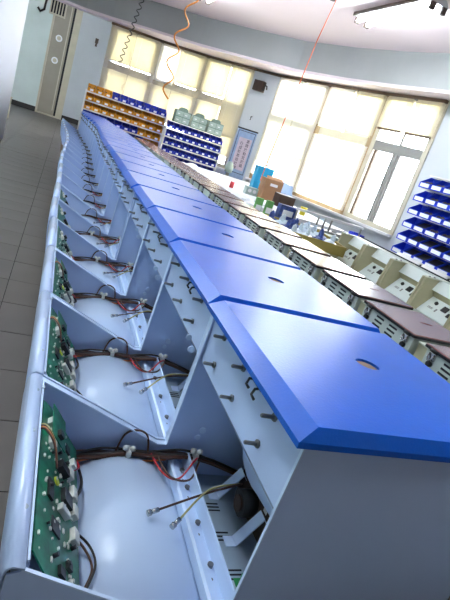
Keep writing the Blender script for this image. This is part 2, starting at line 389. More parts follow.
lamp(-.5, .6, 1.8, 'added unseen fill lamp overhead near the viewer, above the aisle'); lamp(1.9, -.4, .8, 'added unseen fill lamp overhead, above the brown-lidded row'); lamp(-.75, 3.3, 4.5, 'added unseen fill lamp above the middle of the aisle')  # added lamps out of view, they brighten the cabinet interiors and the aisle

# cords
def coil(name, pts, r, turns, amp, m, label):
    n = turns*10; out = []
    a, c = Vector(pts[0]), Vector(pts[1])
    for i in range(n+1):
        t = i/n; p = a.lerp(c, t); w = 2*math.pi*turns*t; out.append((p.x + amp*math.cos(w), p.y + amp*math.sin(w), p.z))
    b = MB(); b.tube(out, r, 6); return tag(b.build(name, m), label, 'cord')
coil('coiled_cord', ((.66, 7, Z(1.65)), (.523, 7, Z(.46))), .006, 15, .022, 'black', 'dark tightly coiled cord hanging in front of the leftmost window')
b = MB(); out = []
for i in range(71):
    t = i/70; z = 1.65 - t*1.40; out.append((1.01 + .05*math.sin(t*32) + .03*math.sin(t*7), 6.0 + .03*math.cos(t*32), Z(z)))
b.tube(out, .0095, 6); tag(b.build('wavy_cord', 'orange'), 'orange stretched coil cord hanging left of the lamp', 'cord')
b = MB(); b.tube([(2.19, 5.0, Z(1.65)), (2.13, 5.0, Z(1.2)), (2.046, 5.0, Z(.05)), (2.03, 5.0, Z(-.25))], .005, 6); tag(b.build('straight_cord', 'redcord'), 'thin vermilion cord hanging straight from the ceiling', 'cord')
b = MB(); b.tube([(2.16, 5.25, Z(1.65)), (2.16, 5.25, Z(1.615))], .028, 14).tube([(2.23, 5.2, Z(1.65)), (2.23, 5.2, Z(1.615))], .028, 14); tag(b.build('ceiling_hook', 'darkbrown'), 'pair of small dark discs on the ceiling beside the vermilion cord', 'fitting')

# ------------------------------------------------------------------ column fittings: fan box and calligraphy scroll
d = (Vector(PW[4]) - Vector(PW[3])).normalized(); n_ = Vector((-d.y, d.x)); ang = math.atan2(d.y, d.x)
def colpt(s, t): p = Vector(PW[3]) + d*s + n_*t; return p
p = colpt(.10, -.06); t = empty('wall_speaker', (p.x, p.y, 0), 'small dark box fixed near the top of the grey column', 'wall box', rz=ang)
b = MB(); b.box((-.005, -.10, Z(.93)), (.17, 0, Z(1.09))); b.build('body', 'darkbrown', t, bev=.012)
b = MB(); b.tube([(.17, -.05, Z(1.05)), (.22, -.05, Z(1.03)), (.23, -.05, Z(.98))], .012, 8); b.build('bracket', 'black', t)
p = colpt(.20, -.06); t = empty('hook', (p.x, p.y, 0), 'tiny dark hook on the column above the calligraphy scroll', 'hook', rz=ang)
b = MB(); b.tube([(0, 0, Z(.53)), (0, -.03, Z(.52)), (0, -.03, Z(.47))], .010, 8); b.build('peg', 'black', t)
p = colpt(0.0, -.065); t = empty('calligraphy_scroll', (p.x, p.y, 0), 'blue bordered hanging scroll with two columns of dark characters', 'scroll', rz=ang)
b = MB(); b.box((.03, -.006, Z(-.50)), (.40, 0, Z(.30))); b.build('backing', 'poster_blue', t)
b = MB(); b.box((.10, -.009, Z(-.36)), (.35, -.006, Z(.17))); b.build('writing_panel', 'poster_pink', t)
for xa, za, xb, zb_ in ((.05, .27, .38, .28), (.05, -.42, .38, -.41), (.05, -.42, .058, .28), (.372, -.42, .38, .28)):
    b = MB(); b.box((xa, -.0085, Z(za)), (xb, -.006, Z(zb_))); b.build('border_line', 'ink', t)
b = MB(); b.tube([(.02, -.01, Z(.31)), (.41, -.01, Z(.31))], .012, 8); b.build('scroll_rod', 'black', t)
def text(s, size, loc, parent, m, name='characters', rot=(math.pi/2, 0, 0)):
    c = bpy.data.curves.new(name, 'FONT'); c.body = s; c.size = size; c.extrude = .001; c.align_x = 'CENTER'; c.align_y = 'CENTER'
    c.materials.append(M[m]); tmp = bpy.data.objects.new(name, c); COL.objects.link(tmp)
    bpy.context.view_layer.update()
    me = bpy.data.meshes.new_from_object(tmp.evaluated_get(bpy.context.evaluated_depsgraph_get())); me.name = name
    bpy.data.objects.remove(tmp); o = bpy.data.objects.new(name, me); COL.objects.link(o); o.parent = parent; o.location = loc; o.rotation_euler = rot; return o
for i, ch in enumerate('業精於勤荒於嬉'): text(ch, .062, (.285, -.011, Z(.125 - i*.068)), t, 'ink')
for i, ch in enumerate('行成於思毀於隨'): text(ch, .062, (.175, -.011, Z(.07 - i*.068)), t, 'ink')

# ------------------------------------------------------------------ blue-lidded cabinets (front row)
PITCH = .3475
def lid_mesh(x0, x1, y0, y1, zt_, drop, ch, skirt, hole=None):
    """bevelled lid: outer rect, inner top rect inset by ch=(l,r,f,b), optional lens-shaped hand hole"""
    b = MB(); bm = b.bm
    O = [(x0, y0), (x1, y0), (x1, y1), (x0, y1)]; I = [(x0+ch[0], y0+ch[2]), (x1-ch[1], y0+ch[2]), (x1-ch[1], y1-ch[3]), (x0+ch[0], y1-ch[3])]
    vi = [bm.verts.new((*p, zt_)) for p in I]; vo = [bm.verts.new((*p, zt_-drop)) for p in O]; vs = [bm.verts.new((*p, zt_-drop-skirt)) for p in O]
    for i in range(4):
        j = (i+1) % 4; bm.faces.new((vo[i], vo[j], vi[j], vi[i])); bm.faces.new((vs[i], vs[j], vo[j], vo[i]))
    bm.faces.new(vs[::-1])
    if hole:
        hx, hy, L, wd, a = hole; H = []
        for k in range(16):
            t = 2*math.pi*k/16; u = L/2*math.cos(t); w = wd/2*math.sin(t)*abs(math.sin(t))**.3
            H.append((hx + u*math.cos(a) - w*math.sin(a), hy + u*math.sin(a) + w*math.cos(a)))
        vh = [bm.verts.new((*p, zt_)) for p in H]
        ei = [bm.edges.get((vi[i], vi[(i+1) % 4])) for i in range(4)]; eh = [bm.edges.new((vh[i], vh[(i+1) % 16])) for i in range(16)]
        bmesh.ops.triangle_fill(bm, edges=ei+eh, use_beauty=True)
        # drop any face filled across the hole
        bad = [f for f in bm.faces if all(v in vh for v in f.verts)]
        bmesh.ops.delete(bm, geom=bad, context='FACES_ONLY')
        vb = [bm.verts.new((*p, zt_-.008)) for p in H]
        for i in range(16): bm.faces.new((vh[i], vb[i], vb[(i+1) % 16], vh[(i+1) % 16]))
    else: bm.faces.new(vi)
    bmesh.ops.recalc_face_normals(bm, faces=bm.faces)
    return b, (H if hole else None)

# all coordinates of the unit are absolute for the nearest cabinet; its Empty sits at (UX, UY)
UX, UY = .30, .355
DETAIL = {}
def unit():
    t = empty('cabinet', (UX, UY, 0))
    def L(p): return (p[0]-UX, p[1]-UY, Z(p[2]))
    Y0, Y1 = .355, .6985
    T = Matrix.Translation((-UX, -UY, FZ))
    def put(b, name, m, lvl, parent=None, bev=0, lab=None):
        bmesh.ops.transform(b.bm, matrix=T, verts=b.bm.verts)
        o = b.build(name, m, parent or t, bev); DETAIL[o.name] = lvl
        o['lvl'] = lvl
        if lab: o['label'] = lab
        return o
    # side panels: notch profile
    prof = [(.046, -.407), (.255, -.503), (.272, -.503), (.281, -.238), (.595, -.238), (.595, -.60), (.056, -.60), (.042, -.53), (.035, -.48), (.0315, -.44), (.033, -.412)]
    for y in ((Y0, Y0+.0025), (Y1-.0025, Y1)):
        put(MB().prism(prof, *y), 'side_panel', 'white', 9)
    # folded flanges along the notch
    e = [(.046, -.405), (.255, -.5005), (.2705, -.5005), (.2795, -.239)]
    def lips(y0, y1):
        b = MB()
        for p, q in zip(e[:-1], e[1:]):
            dx, dz = q[0]-p[0], q[1]-p[1]; l = math.hypot(dx, dz); nx, nz = -dz/l*.002, dx/l*.002
            b.prism([(p[0], p[1]), (q[0], q[1]), (q[0]-nx, q[1]-nz), (p[0]-nx, p[1]-nz)], y0, y1)
        return b
    put(lips(Y0, Y0+.004), 'edge_flange', 'sheet', 9); put(lips(Y1-.011, Y1), 'edge_flange', 'sheet', 9)
    # small dimple and screws on the far side panel
    b = MB()
    for x, z in ((.262, -.32), (.235, -.545), (.33, -.47)):
        b.tube([(x, Y1-.0025, z), (x, Y1-.005, z)], .006, 12)
    for x, z in ((.325, -.485), (.252, -.30)):
        b.tube([(x, Y1-.0025, z), (x, Y1-.0045, z)], .005, 10)
    put(b, 'rivet', 'sheet', 3)['kind'] = 'stuff'
    # rounded front panel with a rim
    fr = [(.048, -.4065), (.037, -.4035), (.0335, -.406), (.031, -.412), (.0295, -.425), (.0295, -.445), (.033, -.48), (.040, -.53), (.052, -.60)]
    put(MB().strip(fr, Y0, Y1, .0022), 'front_panel', 'white', 9)
    put(MB().box((.0495, Y0+.012, -.428), (.052, Y1-.012, -.4065)), 'rim_lip', 'sheet', 6)
    b = MB()
    for y in (.43, .56, .655): b.tube([(.042, y, -.4075), (.042, y, -.4028)], .004, 10)
    b.box((.046, .665, -.412), (.0535, .672, -.405))
    put(b, 'rim_screw', 'galv', 3)
    # arched inner sheet
    n = 14; arch = []
    for i in range(n+1):
        u = i/n; arch.append((.118 + u*.168, -.548 + .034*math.sin(math.pi*u)**.8 * (1-.2*u)))
    put(MB().strip([(.060, -.47), (.085, -.515), (.105, -.54)] + arch, Y0+.004, Y1-.004, .002), 'inner_sheet', 'sheet', 9)
    # long bracket rail with folded web and screws
    b = MB(); b.prism([(.282, -.545), (.282, -.526), (.286, -.524), (.309, -.536), (.309, -.506), (.3115, -.506), (.3115, -.5415), (.298, -.549)], Y0+.02, Y1-.012)
    rail = put(b, 'bracket_rail', 'sheet', 7)
    b = MB()
    for y in (.47, .545, .62, .66):
        b.tube([(.302, y, -.536), (.302, y, -.5275)], .0042, 10); b.tube([(.298, y-.022, -.536), (.298, y-.022, -.5302)], .0022, 8)
    put(b, 'screw', 'screw', 3, rail)['kind'] = 'stuff'
    # floor sheet with vent slots
    put(MB().box((.05, Y0+.003, -.567), (.59, Y1-.003, -.5635)), 'floor_sheet', 'galv', 9)
    for yc in (.475, .545, .607):
        for k in range(3):
            yy = yc + k*.0075
            put(MB().box((.340, yy-.0014, -.5636), (.368, yy+.0014, -.5629)), 'vent_slot', 'slot', 3)
    # plate carrying the bolts
    put(MB().strip([(.2825, -.238), (.2835, -.335), (.398, -.474)], Y0+.004, Y1-.006, -.002, False), 'bolt_plate', 'white', 9)
    for y, z in ((.427, -.262), (.538, -.262), (.628, -.262), (.44, -.308), (.54, -.310), (.632, -.310)):
        b = MB(); b.tube([(.2825, y, z), (.2795, y, z)], .0052, 6); o = put(b, 'bolt', 'screw', 12)
        b = MB(); b.tube([(.2795, y, z), (.265, y, z+.0005), (.2635, y, z+.0005)], [.0027, .0027, .0018], 8); put(b, 'thread', 'screw', 12, o)
    # dark catch under the lid edge
    b = MB(); b.tube([(.2825, .500, -.256), (.274, .500, -.256), (.270, .496, -.262), (.272, .490, -.264)], .0018, 6).tube([(.2825, .478, -.256), (.274, .478, -.258), (.270, .475, -.264), (.272, .468, -.267)], .0018, 6).box((.279, .472, -.258), (.283, .506, -.248))
    put(b, 'catch', 'black', 6)
    # curved guard under the bolt plate, dark housing, motor and bent brackets
    put(MB().prism([(.660, -.472), (.648, -.486), (.636, -.491), (.615, -.496), (.592, -.497), (.570, -.493), (.549, -.487), (.525, -.478), (.505, -.470), (.380, -.470)], .3975, .3995, 'x'), 'guard', 'sheet', 4)
    ho = put(MB().box((.412, .49, -.5635), (.47, .655, -.476)), 'motor_housing', 'darkbrown', 4, bev=.002)
    put(MB().box((.4112, .545, -.512), (.412, .556, -.506)), 'housing_mark', 'card', 3, ho)
    b = MB(); b.tube([(.415, .592, -.530), (.388, .592, -.532)], .0225, 20)
    mo = put(b, 'motor', 'black', 4)
    b = MB(); b.tube([(.388, .592, -.532), (.384, .592, -.532)], .014, 14); put(b, 'motor_hub', 'darkbrown', 3, mo)
    for y0_ in (.632, .532):
        put(MB().strip([(.356, -.5615), (.372, -.5615), (.404, -.508), (.420, -.530)], y0_, y0_+.020, .002, False), 'motor_bracket', 'sheet', 4)
    b = MB(); b.box((.350, .462, -.5632), (.366, .476, -.5620)); put(b, 'green_label', 'label_green', 3)
    b = MB(); b.tube([(.362+.014*math.cos(t*.5), .452+.014*math.sin(t*.5), -.556+.0009*t) for t in range(26)], .0022, 6); put(b, 'earth_wire', 'w_green', 3)
    b = MB(); b.tube([(.375, .468, -.556), (.375, .468, -.550)], .0075, 10); put(b, 'terminal', 'chrome', 3)
    # circuit board on a tilted frame
    o0 = Vector((.046, 0, -.426)); vv = Vector((.588, 0, -.809)); nn = Vector((.809, 0, .588)); uu = Vector((0, 1, 0))
    F = Matrix(((uu.x, vv.x, nn.x, o0.x), (uu.y, vv.y, nn.y, o0.y), (uu.z, vv.z, nn.z, o0.z), (0, 0, 0, 1)))
    def fb(u0, u1, v0, v1, n0, n1): return MB().box((u0, v0, n0), (u1, v1, n1), F)
    b = MB(); b.prism([(.390, .0), (.655, .0), (.664, .02), (.664, .110), (.385, .110), (.372, .095), (.372, .055)], .010, .0118, 'z', F)
    pcb = put(b, 'circuit_board', 'pcb', 6)
    rnd = random.Random(3)
    put(fb(.585, .655, .012, .05, .020, .0215), 'daughter_board', 'pcb', 3, pcb)
    for u, v, w, h, k in ((.50, .028, .030, .012, .006), (.455, .045, .020, .020, .004), (.60, .030, .012, .010, .030), (.52, .070, .022, .022, .012), (.405, .060, .012, .012, .008), (.425, .078, .010, .010, .009), (.56, .055, .014, .022, .018), (.625, .075, .016, .012, .006), (.395, .085, .02, .008, .005)):
        put(fb(u-w/2, u+w/2, v-h/2, v+h/2, .0118, .0118+k*.5), 'chip', 'chip', 3 if k < .01 else 6, pcb)
    for u, v, w, h in ((.62, .018, .013, .010), (.585, .024, .018, .012), (.575, .078, .018, .012), (.545, .088, .022, .012), (.515, .090, .020, .012), (.475, .090, .020, .014), (.49, .060, .010, .022), (.605, .088, .015, .010)):
        put(fb(u-w/2, u+w/2, v-h/2, v+h/2, .0118, .0195), 'connector', 'conn', 6, pcb, bev=.001)
    b = MB()
    for _ in range(70):
        u, v = rnd.uniform(.40, .65), rnd.uniform(.006, .094); s = rnd.choice((.0012, .0016, .002))
        b.box((u-s, v-s*.7, .0118), (u+s*rnd.choice((1, 2.2)), v+s*.7, .0118+rnd.uniform(.0008, .003)), F)
    o = put(b, 'small_component', 'conn', 4, pcb); o['kind'] = 'stuff'
    b = MB()
    for _ in range(12):
        u, v = rnd.uniform(.40, .65), rnd.uniform(.02, .094); s = rnd.choice((.003, .004, .005))
        b.tube([F @ Vector((u, v, .0118)), F @ Vector((u, v, .0118+s*1.2))], s*.55, 8)
    o = put(b, 'capacitor', 'chip', 4, pcb); o['kind'] = 'stuff'
    put(MB().tube([F @ Vector((.53, .045, .0118)), F @ Vector((.53, .045, .0135))], .006, 14), 'round_sticker', 'yellow_led', 3, pcb)
    # wiring
    def wire(pts, r, m, lvl, name='wire', sub=6):
        P = [Vector(p) for p in pts]; out = []
        for i in range(len(P)-1):
            p0, p1, p2, p3 = P[max(i-1, 0)], P[i], P[i+1], P[min(i+2, len(P)-1)]
            for k in range(sub):
                q = k/sub; out.append(.5*((2*p1) + (p2-p0)*q + (2*p0-5*p1+4*p2-p3)*q*q + (-p0+3*p1-3*p2+p3)*q**3))
        out.append(P[-1]); return put(MB().tube(out, r, 6), name, m, lvl)
    hy = Y1 - .022
    h1 = [(.098, hy-.03, -.512), (.125, hy-.006, -.522), (.16, hy, -.520), (.20, hy, -.515), (.235, hy+.002, -.517), (.272, hy+.003, -.514), (.31, hy, -.510), (.36, hy, -.522), (.43, hy-.01, -.54)]
    def sh(P, dy, dz): return [(x, y+dy+.002*math.sin(i*2.1+dy*900), z+dz+.002*math.cos(i*1.7+dz*700)) for i, (x, y, z) in enumerate(P)]
    wire(sh(h1, 0, 0), .0042, 'w_black', 26, 'wire_harness', 4)
    wire(sh(h1, .006, -.003), .0038, 'w_brown', 10, 'wire_harness', 4); wire(sh(h1, -.006, .000), .0034, 'w_brown', 6, 'wire_harness', 4)
    wire(sh(h1[:6], -.009, -.005), .0018, 'w_orange', 5); wire(sh(h1, .003, .004), .002, 'w_black', 5)
    for x, z in ((.205, -.513), (.322, -.508)):
        put(MB().box((x-.004, hy-.010, z-.012), (x+.004, hy+.010, z+.006)).ball((x-.006, hy-.004, z+.010), .0055, sub=1).ball((x+.006, hy-.004, z+.010), .0055, sub=1), 'cable_clip', 'conn', 5)
    wire([(.11, .60, -.495), (.118, .61, -.500), (.125, .635, -.515), (.12, .66, -.52)], .002, 'w_red', 5)
    wire([(.115, .55, -.500), (.124, .575, -.505), (.128, .61, -.515), (.122, .655, -.52)], .0022, 'w_black', 5)
    wire([(.112, .50, -.51), (.132, .49, -.525), (.140, .46, -.525), (.128, .43, -.53), (.118, .40, -.53)], .0016, 'w_brown', 5)
    wire([(.112, .502, -.505), (.136, .492, -.52), (.143, .462, -.52), (.131, .43, -.525), (.120, .40, -.525)], .0016, 'w_black', 5)
    put(MB().box((.122, .418, -.533), (.134, .434, -.524)), 'inline_connector', 'conn', 5, bev=.001)
    # three colour ribbon at the rim
    for k, m in enumerate(('w_brown', 'w_orange', 'w_black', 'w_yellow')):
        wire([(.050, .575+k*.003, -.412), (.058, .565+k*.003, -.404), (.070, .545+k*.003, -.410), (.078, .525+k*.003, -.432)], .0013, m, 3, 'ribbon_wire')
    # two loose leads with ring ends crossing over the rail
    def lead(a, mid, c, m):
        o = wire([a, mid, c], .0017, m, 10, 'lead_wire', 8)
        dd = (Vector(c)-Vector(mid)).normalized(); e0 = Vector(c)
        put(MB().tube([e0, e0+dd*.012], .0035, 8).tube([e0+dd*.012, e0+dd*.018], .0045, 8), 'ring_terminal', 'chrome', 6, o)
    lead((.385, .600, -.500), (.31, .565, -.492), (.235, .545, -.508), 'w_brown')
    lead((.385, .602, -.502), (.315, .570, -.490), (.262, .525, -.505), 'w_yellow')
    # thin arc of wire on the far side panel
    wire([(.185, hy+.002, -.515), (.196, hy+.014, -.490), (.214, hy+.015, -.480), (.234, hy+.014, -.488), (.240, hy+.002, -.514)], .0018, 'w_brown', 16)
    wire([(.245, hy, -.514), (.262, hy-.035, -.522), (.285, hy-.05, -.520), (.31, hy-.03, -.502), (.33, hy, -.512)], .0018, 'w_red', 8)
    wire([(.255, hy, -.514), (.272, hy-.045, -.520), (.30, hy-.06, -.512), (.325, hy-.02, -.508)], .0018, 'w_brown', 12)
    # lid
    b, H = lid_mesh(.262, .606, .3435, .3435+PITCH-.005, -.22, .0145, (.019, .012, .007, .012), .007, (.455, .525, .036, .030, math.radians(-30)))
    lid = put(b, 'lid', 'blue_lid', 30, bev=0)
    b = MB(); b.prism([(p[0], p[1]) for p in [(.455+(h[0]-.455)*1.02, .523+(h[1]-.523)*1.02) for h in H]], -.2285, -.2235, 'z')
    put(b, 'hand_hole', 'hole', 8, lid)
    # side wall of the base below the lid, back
    put(MB().box((.592, Y0, -.60), (.595, Y1, -.239)), 'back_panel', 'white', 30)
    # red and black leads by the near side
    wire([(.118, .372, -.52), (.14, .377, -.516), (.17, .370, -.512), (.2, .362, -.525)], .003, 'w_red', 3)
    wire([(.118, .378, -.535), (.14, .382, -.530), (.17, .372, -.524), (.2, .366, -.535)], .003, 'w_black', 3)
    wire([(.36, .44, -.555), (.38, .428, -.548), (.40, .42, -.53)], .003, 'w_red', 3)
    wire([(.345, .44, -.557), (.37, .424, -.552), (.39, .412, -.54)], .003, 'w_red', 3)
    return t
GRP = 'blue-lidded cabinets in the front row'
def drift(y):
    if y < 1.8: return 0
    pts = [(1.8, 0), (2.6, .006), (3.3, .010), (4.0, .028), (4.7, .052), (5.4, .040), (6.2, .010), (7.2, -.02), (9, -.03)]
    for (a, p), (b_, q) in zip(pts[:-1], pts[1:]):
        if y <= b_: return p + (q-p)*(y-a)/(b_-a)
    return -.03
u0 = unit()
NU = 22
for i in range(NU):
    if i == 0: u = u0
    else:
        u = copy_tree(u0, keep=lambda ch, i=i: ch.get('lvl', 30) > i or ch.get('lvl', 30) >= 9)
    y = UY + i*PITCH
    if i:
        u.location = (UX + drift(y) + random.uniform(-.003, .003), y, 0)
    lab = ('white open-front cabinet with blue lid, nearest the camera' if i == 0 else 'farthest white cabinet with blue lid, at the end of the front row' if i == NU-1 else 'white open-front cabinet with blue lid, %s from the camera in its row' % ORD[i])
    tag(u, lab, 'cabinet', GRP)
# the low platform the front row stands on
t = empty('platform_table', (0, 0, 0), 'low brown platform table under the row of blue-lidded cabinets', 'table')
b = MB(); b.box((.05, .30, Z(-.63)), (.60, 8.05, Z(-.601))); b.build('table_top', 'bench_leg', t)
for y in (.45, 1.9, 3.4, 4.9, 6.4, 7.95):
    for x in (.10, .55):
        b = MB(); b.box((x-.02, y-.02, 0), (x+.02, y+.02, Z(-.63))); b.build('leg', 'bench_leg', t)

# ------------------------------------------------------------------ brown-lidded cabinets (second row)
BX, BY = 1.14, 1.172
def brown_unit():
    t = empty('vented_cabinet', (BX, BY, 0)); T = Matrix.Translation((-BX, -BY, FZ))
    def put(b, name, m, lvl, parent=None, bev=0):
        bmesh.ops.transform(b.bm, matrix=T, verts=b.bm.verts); o = b.build(name, m, parent or t, bev); o['lvl'] = lvl; return o
    w = .285
    body = put(MB().box((1.145, BY+.002, -.62), (1.402, BY+w, -.374)), 'body', 'vent_face', 30, bev=.002)
    b, H = lid_mesh(1.137, 1.405, BY-.004, BY+w+.004, -.362, .002, (.003, .003, .003, .003), .001, (1.31, BY+.145, .055, .018, math.radians(-8)))
    lid = put(b, 'lid', 'brown_lid', 30)
    b = MB(); b.prism([(1.31+(h[0]-1.31), BY+.145+(h[1]-BY-.145)) for h in H], -.3685, -.3675, 'z'); put(b, 'hand_hole', 'bench', 6, lid)
    put(MB().box((1.1362, BY-.005, -.374), (1.407, BY+w+.005, -.3655)), 'lid_gasket', 'slot', 9)
    for yy in (BY+.030, BY+w-.035):
        b = MB(); b.box((1.137, yy-.012, -.402), (1.1455, yy+.012, -.378)); la = put(b, 'latch', 'chrome', 12, bev=.002)
        b = MB(); b.tube([(1.137, yy-.010, -.381), (1.131, yy-.010, -.392), (1.131, yy-.005, -.402), (1.131, yy+.005, -.402), (1.131, yy+.010, -.392), (1.137, yy+.010, -.381)], .0028, 6); put(b, 'latch_loop', 'chrome', 5, la)
        b = MB(); b.tube([(1.139, yy-.013, -.372), (1.139, yy+.013, -.372)], .0065, 8); put(b, 'latch_hinge', 'black', 12, la)
        b = MB(); b.tube([(1.134, yy, -.414), (1.145, yy, -.414)], .009, 10); put(b, 'latch_base', 'black', 12, la)
    for k in range(2):
        for j in range(4):
            ya = BY + .085 + k*.075 + j*.004; z = -.388 - j*.0155
            put(MB().box((1.1445, ya, z-.0034), (1.1452, ya+.044, z+.0034)), 'vent_slot', 'slot', 7)
    # recessed spacer between this body and the next
    put(MB().box((1.165, BY+w, -.62), (1.398, BY+w+.060, -.385)), 'spacer', 'olive', 30)
    put(MB().box((1.158, BY+w+.002, -.384), (1.398, BY+w+.058, -.380)), 'spacer_cap', 'cream', 30)
    b = MB(); b.tube([(1.175, BY+w+.03, -.380), (1.175, BY+w+.03, -.377)], .004, 8); put(b, 'screw', 'screw', 5)
    return t
b0 = brown_unit(); NB = 21
for i in range(-1, NB):
    u = b0 if i == -1 else copy_tree(b0, keep=lambda ch, i=i: ch.get('lvl', 30) > i)
    y = BY + i*.3475
    u.location = (BX - .004*i*(i > 3) * .5 + random.uniform(-.003, .003), y, 0)
    tag(u, 'brown-lidded cabinet with vents and latches, %s in the middle row' % ('nearest the camera' if i == -1 else ORD[i+1] + ' from the camera'), 'cabinet', 'brown-lidded cabinets in the middle row')
t = empty('platform_table', (0, 0, 0), 'low brown platform table under the brown-lidded cabinets', 'table')
b = MB(); b.box((1.10, .6, Z(-.65)), (1.52, 8.4, Z(-.621))); b.build('table_top', 'bench_leg', t)
for y in (.75, 3.2, 5.7, 8.2):
    for x in (1.15, 1.47):
        b = MB(); b.box((x-.02, y-.02, 0), (x+.02, y+.02, Z(-.65))); b.build('leg', 'bench_leg', t)

# ------------------------------------------------------------------ switch-panel cabinets (third row)
def panel_unit():
    X0_, Y0_ = 2.226, 2.42
    t = empty('switch_cabinet', (X0_, Y0_, 0)); T = Matrix.Translation((-X0_, -Y0_, FZ))
    def put(b, name, m, parent=None, bev=0):
        bmesh.ops.transform(b.bm, matrix=T, verts=b.bm.verts); return b.build(name, m, parent or t, bev)
    w = .345; y0 = Y0_-w; y1 = Y0_
    wall = [(2.226, -.368), (2.42, -.362), (2.42, -.62), (2.19, -.62), (2.205, -.50)]
    put(MB().prism(wall, y1-.022, y1), 'side_wall', 'olive', bev=.002); put(MB().prism(wall, y0+.001, y0+.018), 'side_wall', 'olive', bev=.002)
    put(MB().box((2.222, y1-.034, -.368), (2.42, y1, -.3605)), 'top_cap', 'cream', bev=.001)
    put(MB().prism([(2.335, -.363), (2.42, -.361), (2.42, -.372), (2.345, -.372)], y0+.002, y1-.022), 'top_sheet', 'vent_face')
    put(MB().prism([(2.335, -.363), (2.345, -.363), (2.322, -.437), (2.300, -.434)], y0+.018, y1-.022), 'upper_panel', 'panel')
    put(MB().prism([(2.312, -.432), (2.34, -.43), (2.35, -.475), (2.335, -.475)], y0+.018, y1-.022), 'ledge', 'olive')
    P = [(2.338, -.468), (2.250, -.575)]
    sp = put(MB().prism([P[0], (P[0][0]+.01, P[0][1]), (P[1][0]+.01, P[1][1]-.01), P[1]], y0+.018, y1-.022), 'switch_panel', 'panel')
    put(MB().box((2.20, y0+.018, -.62), (2.255, y1-.022, -.578)), 'kick_panel', 'vent_face')
    dv = Vector((P[1][0]-P[0][0], 0, P[1][1]-P[0][1])); Ln = dv.length; dv.normalize(); nv = Vector((dv.z, 0, -dv.x));
    if nv.x > 0: nv = -nv
    def fm(yy, v, n0): return Vector((P[0][0], yy, P[0][1])) + dv*v + nv*n0
    def sb(yy, v, a, h, n, name, m):
        Pq = [fm(yy-a, v-h, 0), fm(yy+a, v-h, 0), fm(yy+a, v+h, 0), fm(yy-a, v+h, 0), fm(yy-a, v-h, n), fm(yy+a, v-h, n), fm(yy+a, v+h, n), fm(yy-a, v+h, n)]
        b = MB().hexa(Pq); bmesh.ops.recalc_face_normals(b.bm, faces=b.bm.faces); return put(b, name, m, sp)
    yc = (y0+y1)/2
    sb(yc-.012, .048, .022, .019, .006, 'rocker_switch', 'black')
    sb(yc-.075, .072, .018, .014, .006, 'rocker_switch', 'black')
    b = MB().tube([fm(yc+.075, .040, 0), fm(yc+.075, .040, .010)], .012, 10); put(b, 'knob', 'black', sp)
    sb(yc+.035, .082, .006, .012, .001, 'printed_mark', 'alu'); sb(yc+.085, .078, .022, .002, .001, 'printed_mark', 'alu'); sb(yc+.085, .086, .022, .002, .001, 'printed_mark', 'alu')
    b = MB()
    for x in (2.245, 2.285): b.tube([(x, y1-.018, -.361), (x, y1-.018, -.356)], .007, 8)
    put(b, 'screw', 'screw')
    put(MB().box((2.405, y0, -.3625), (2.425, y1, -.355)), 'rear_edge', 'slot')
    return t
p0 = panel_unit()
for i in range(-2, 4):
    u = p0 if i == 0 else copy_tree(p0); u.location = (2.226, 2.42 + i*.35, 0)
    tag(u, 'cream cabinet with a recessed switch panel, %s in the back row' % ('nearest the camera' if i == -2 else ORD[i+2] + ' from the camera'), 'cabinet', 'switch-panel cabinets in the back row')
t = empty('platform_table', (0, 0, 0), 'low platform table under the switch-panel cabinets', 'table')
b = MB(); b.box((1.95, 1.2, Z(-.65)), (2.62, 3.49, Z(-.621))); b.build('table_top', 'bench_leg', t)
for y in (1.4, 3.4):
    for x in (2.0, 2.57):
        b = MB(); b.box((x-.02, y-.02, 0), (x+.02, y+.02, Z(-.65))); b.build('leg', 'bench_leg', t)

# ------------------------------------------------------------------ storage bins
def bin_proto(w, h, dp, m, filled):
    """open-front hopper bin, front towards -Y, origin at bottom centre of the front"""
    t = empty('storage_bin', (0, 0, 0)); s = .004
    b = MB(); lip = .42 if w > .15 else .5; side = [(0, 0), (dp, 0), (dp, h), (dp*.72, h), (.0, h*lip)]   # (y, z)
    b.prism([(p[0], p[1]) for p in side], -w/2, -w/2+s, 'x'); b.prism([(p[0], p[1]) for p in side], w/2-s, w/2, 'x')
    b.box((-w/2, 0, 0), (w/2, dp, s)); b.box((-w/2, dp-s, 0), (w/2, dp, h)); b.box((-w/2, 0, 0), (w/2, s, h*lip))
    b.build('bin_body', m, t)
    k = .38 if w > .15 else .20
    MB().box((-w*k, -.003, h*.08), (w*k, 0, h*(.38 if w > .15 else .34))).build('label_card', 'card', t)
    if filled == 'darkbrown':
        b = MB(); b.prism([(.008, .006), (dp-.006, .006), (dp-.006, h*.82), (dp*.7, h*.80), (.008, h*.28)], -w/2+s, w/2-s, 'x'); o = b.build('parts_and_shade', 'chip', t); o['kind'] = 'stuff'  # solid dark fill puts the shade inside the bin into colour
    elif filled:
        rr = random.Random(4); b = MB()
        for _ in range(12): b.ball((rr.uniform(-w*.36, w*.36), rr.uniform(dp*.2, dp*.8), h*rr.uniform(.30, .5)), w*rr.uniform(.07, .14), sub=1, jit=.25)
        o = b.build('parts_and_shade', filled if isinstance(filled, str) else ('parts_dark'), t); o['kind'] = 'stuff'
    return t
protos = {}
def put_bin(key, loc, rz, label, group):
    w, h, dp, m, f = key
    if key not in protos: protos[key] = u = bin_proto(*key)
    else: u = copy_tree(protos[key])
    u.location = loc; u.rotation_euler = (0, 0, rz); tag(u, label, 'bin', group); return u
rng = random.Random(11)
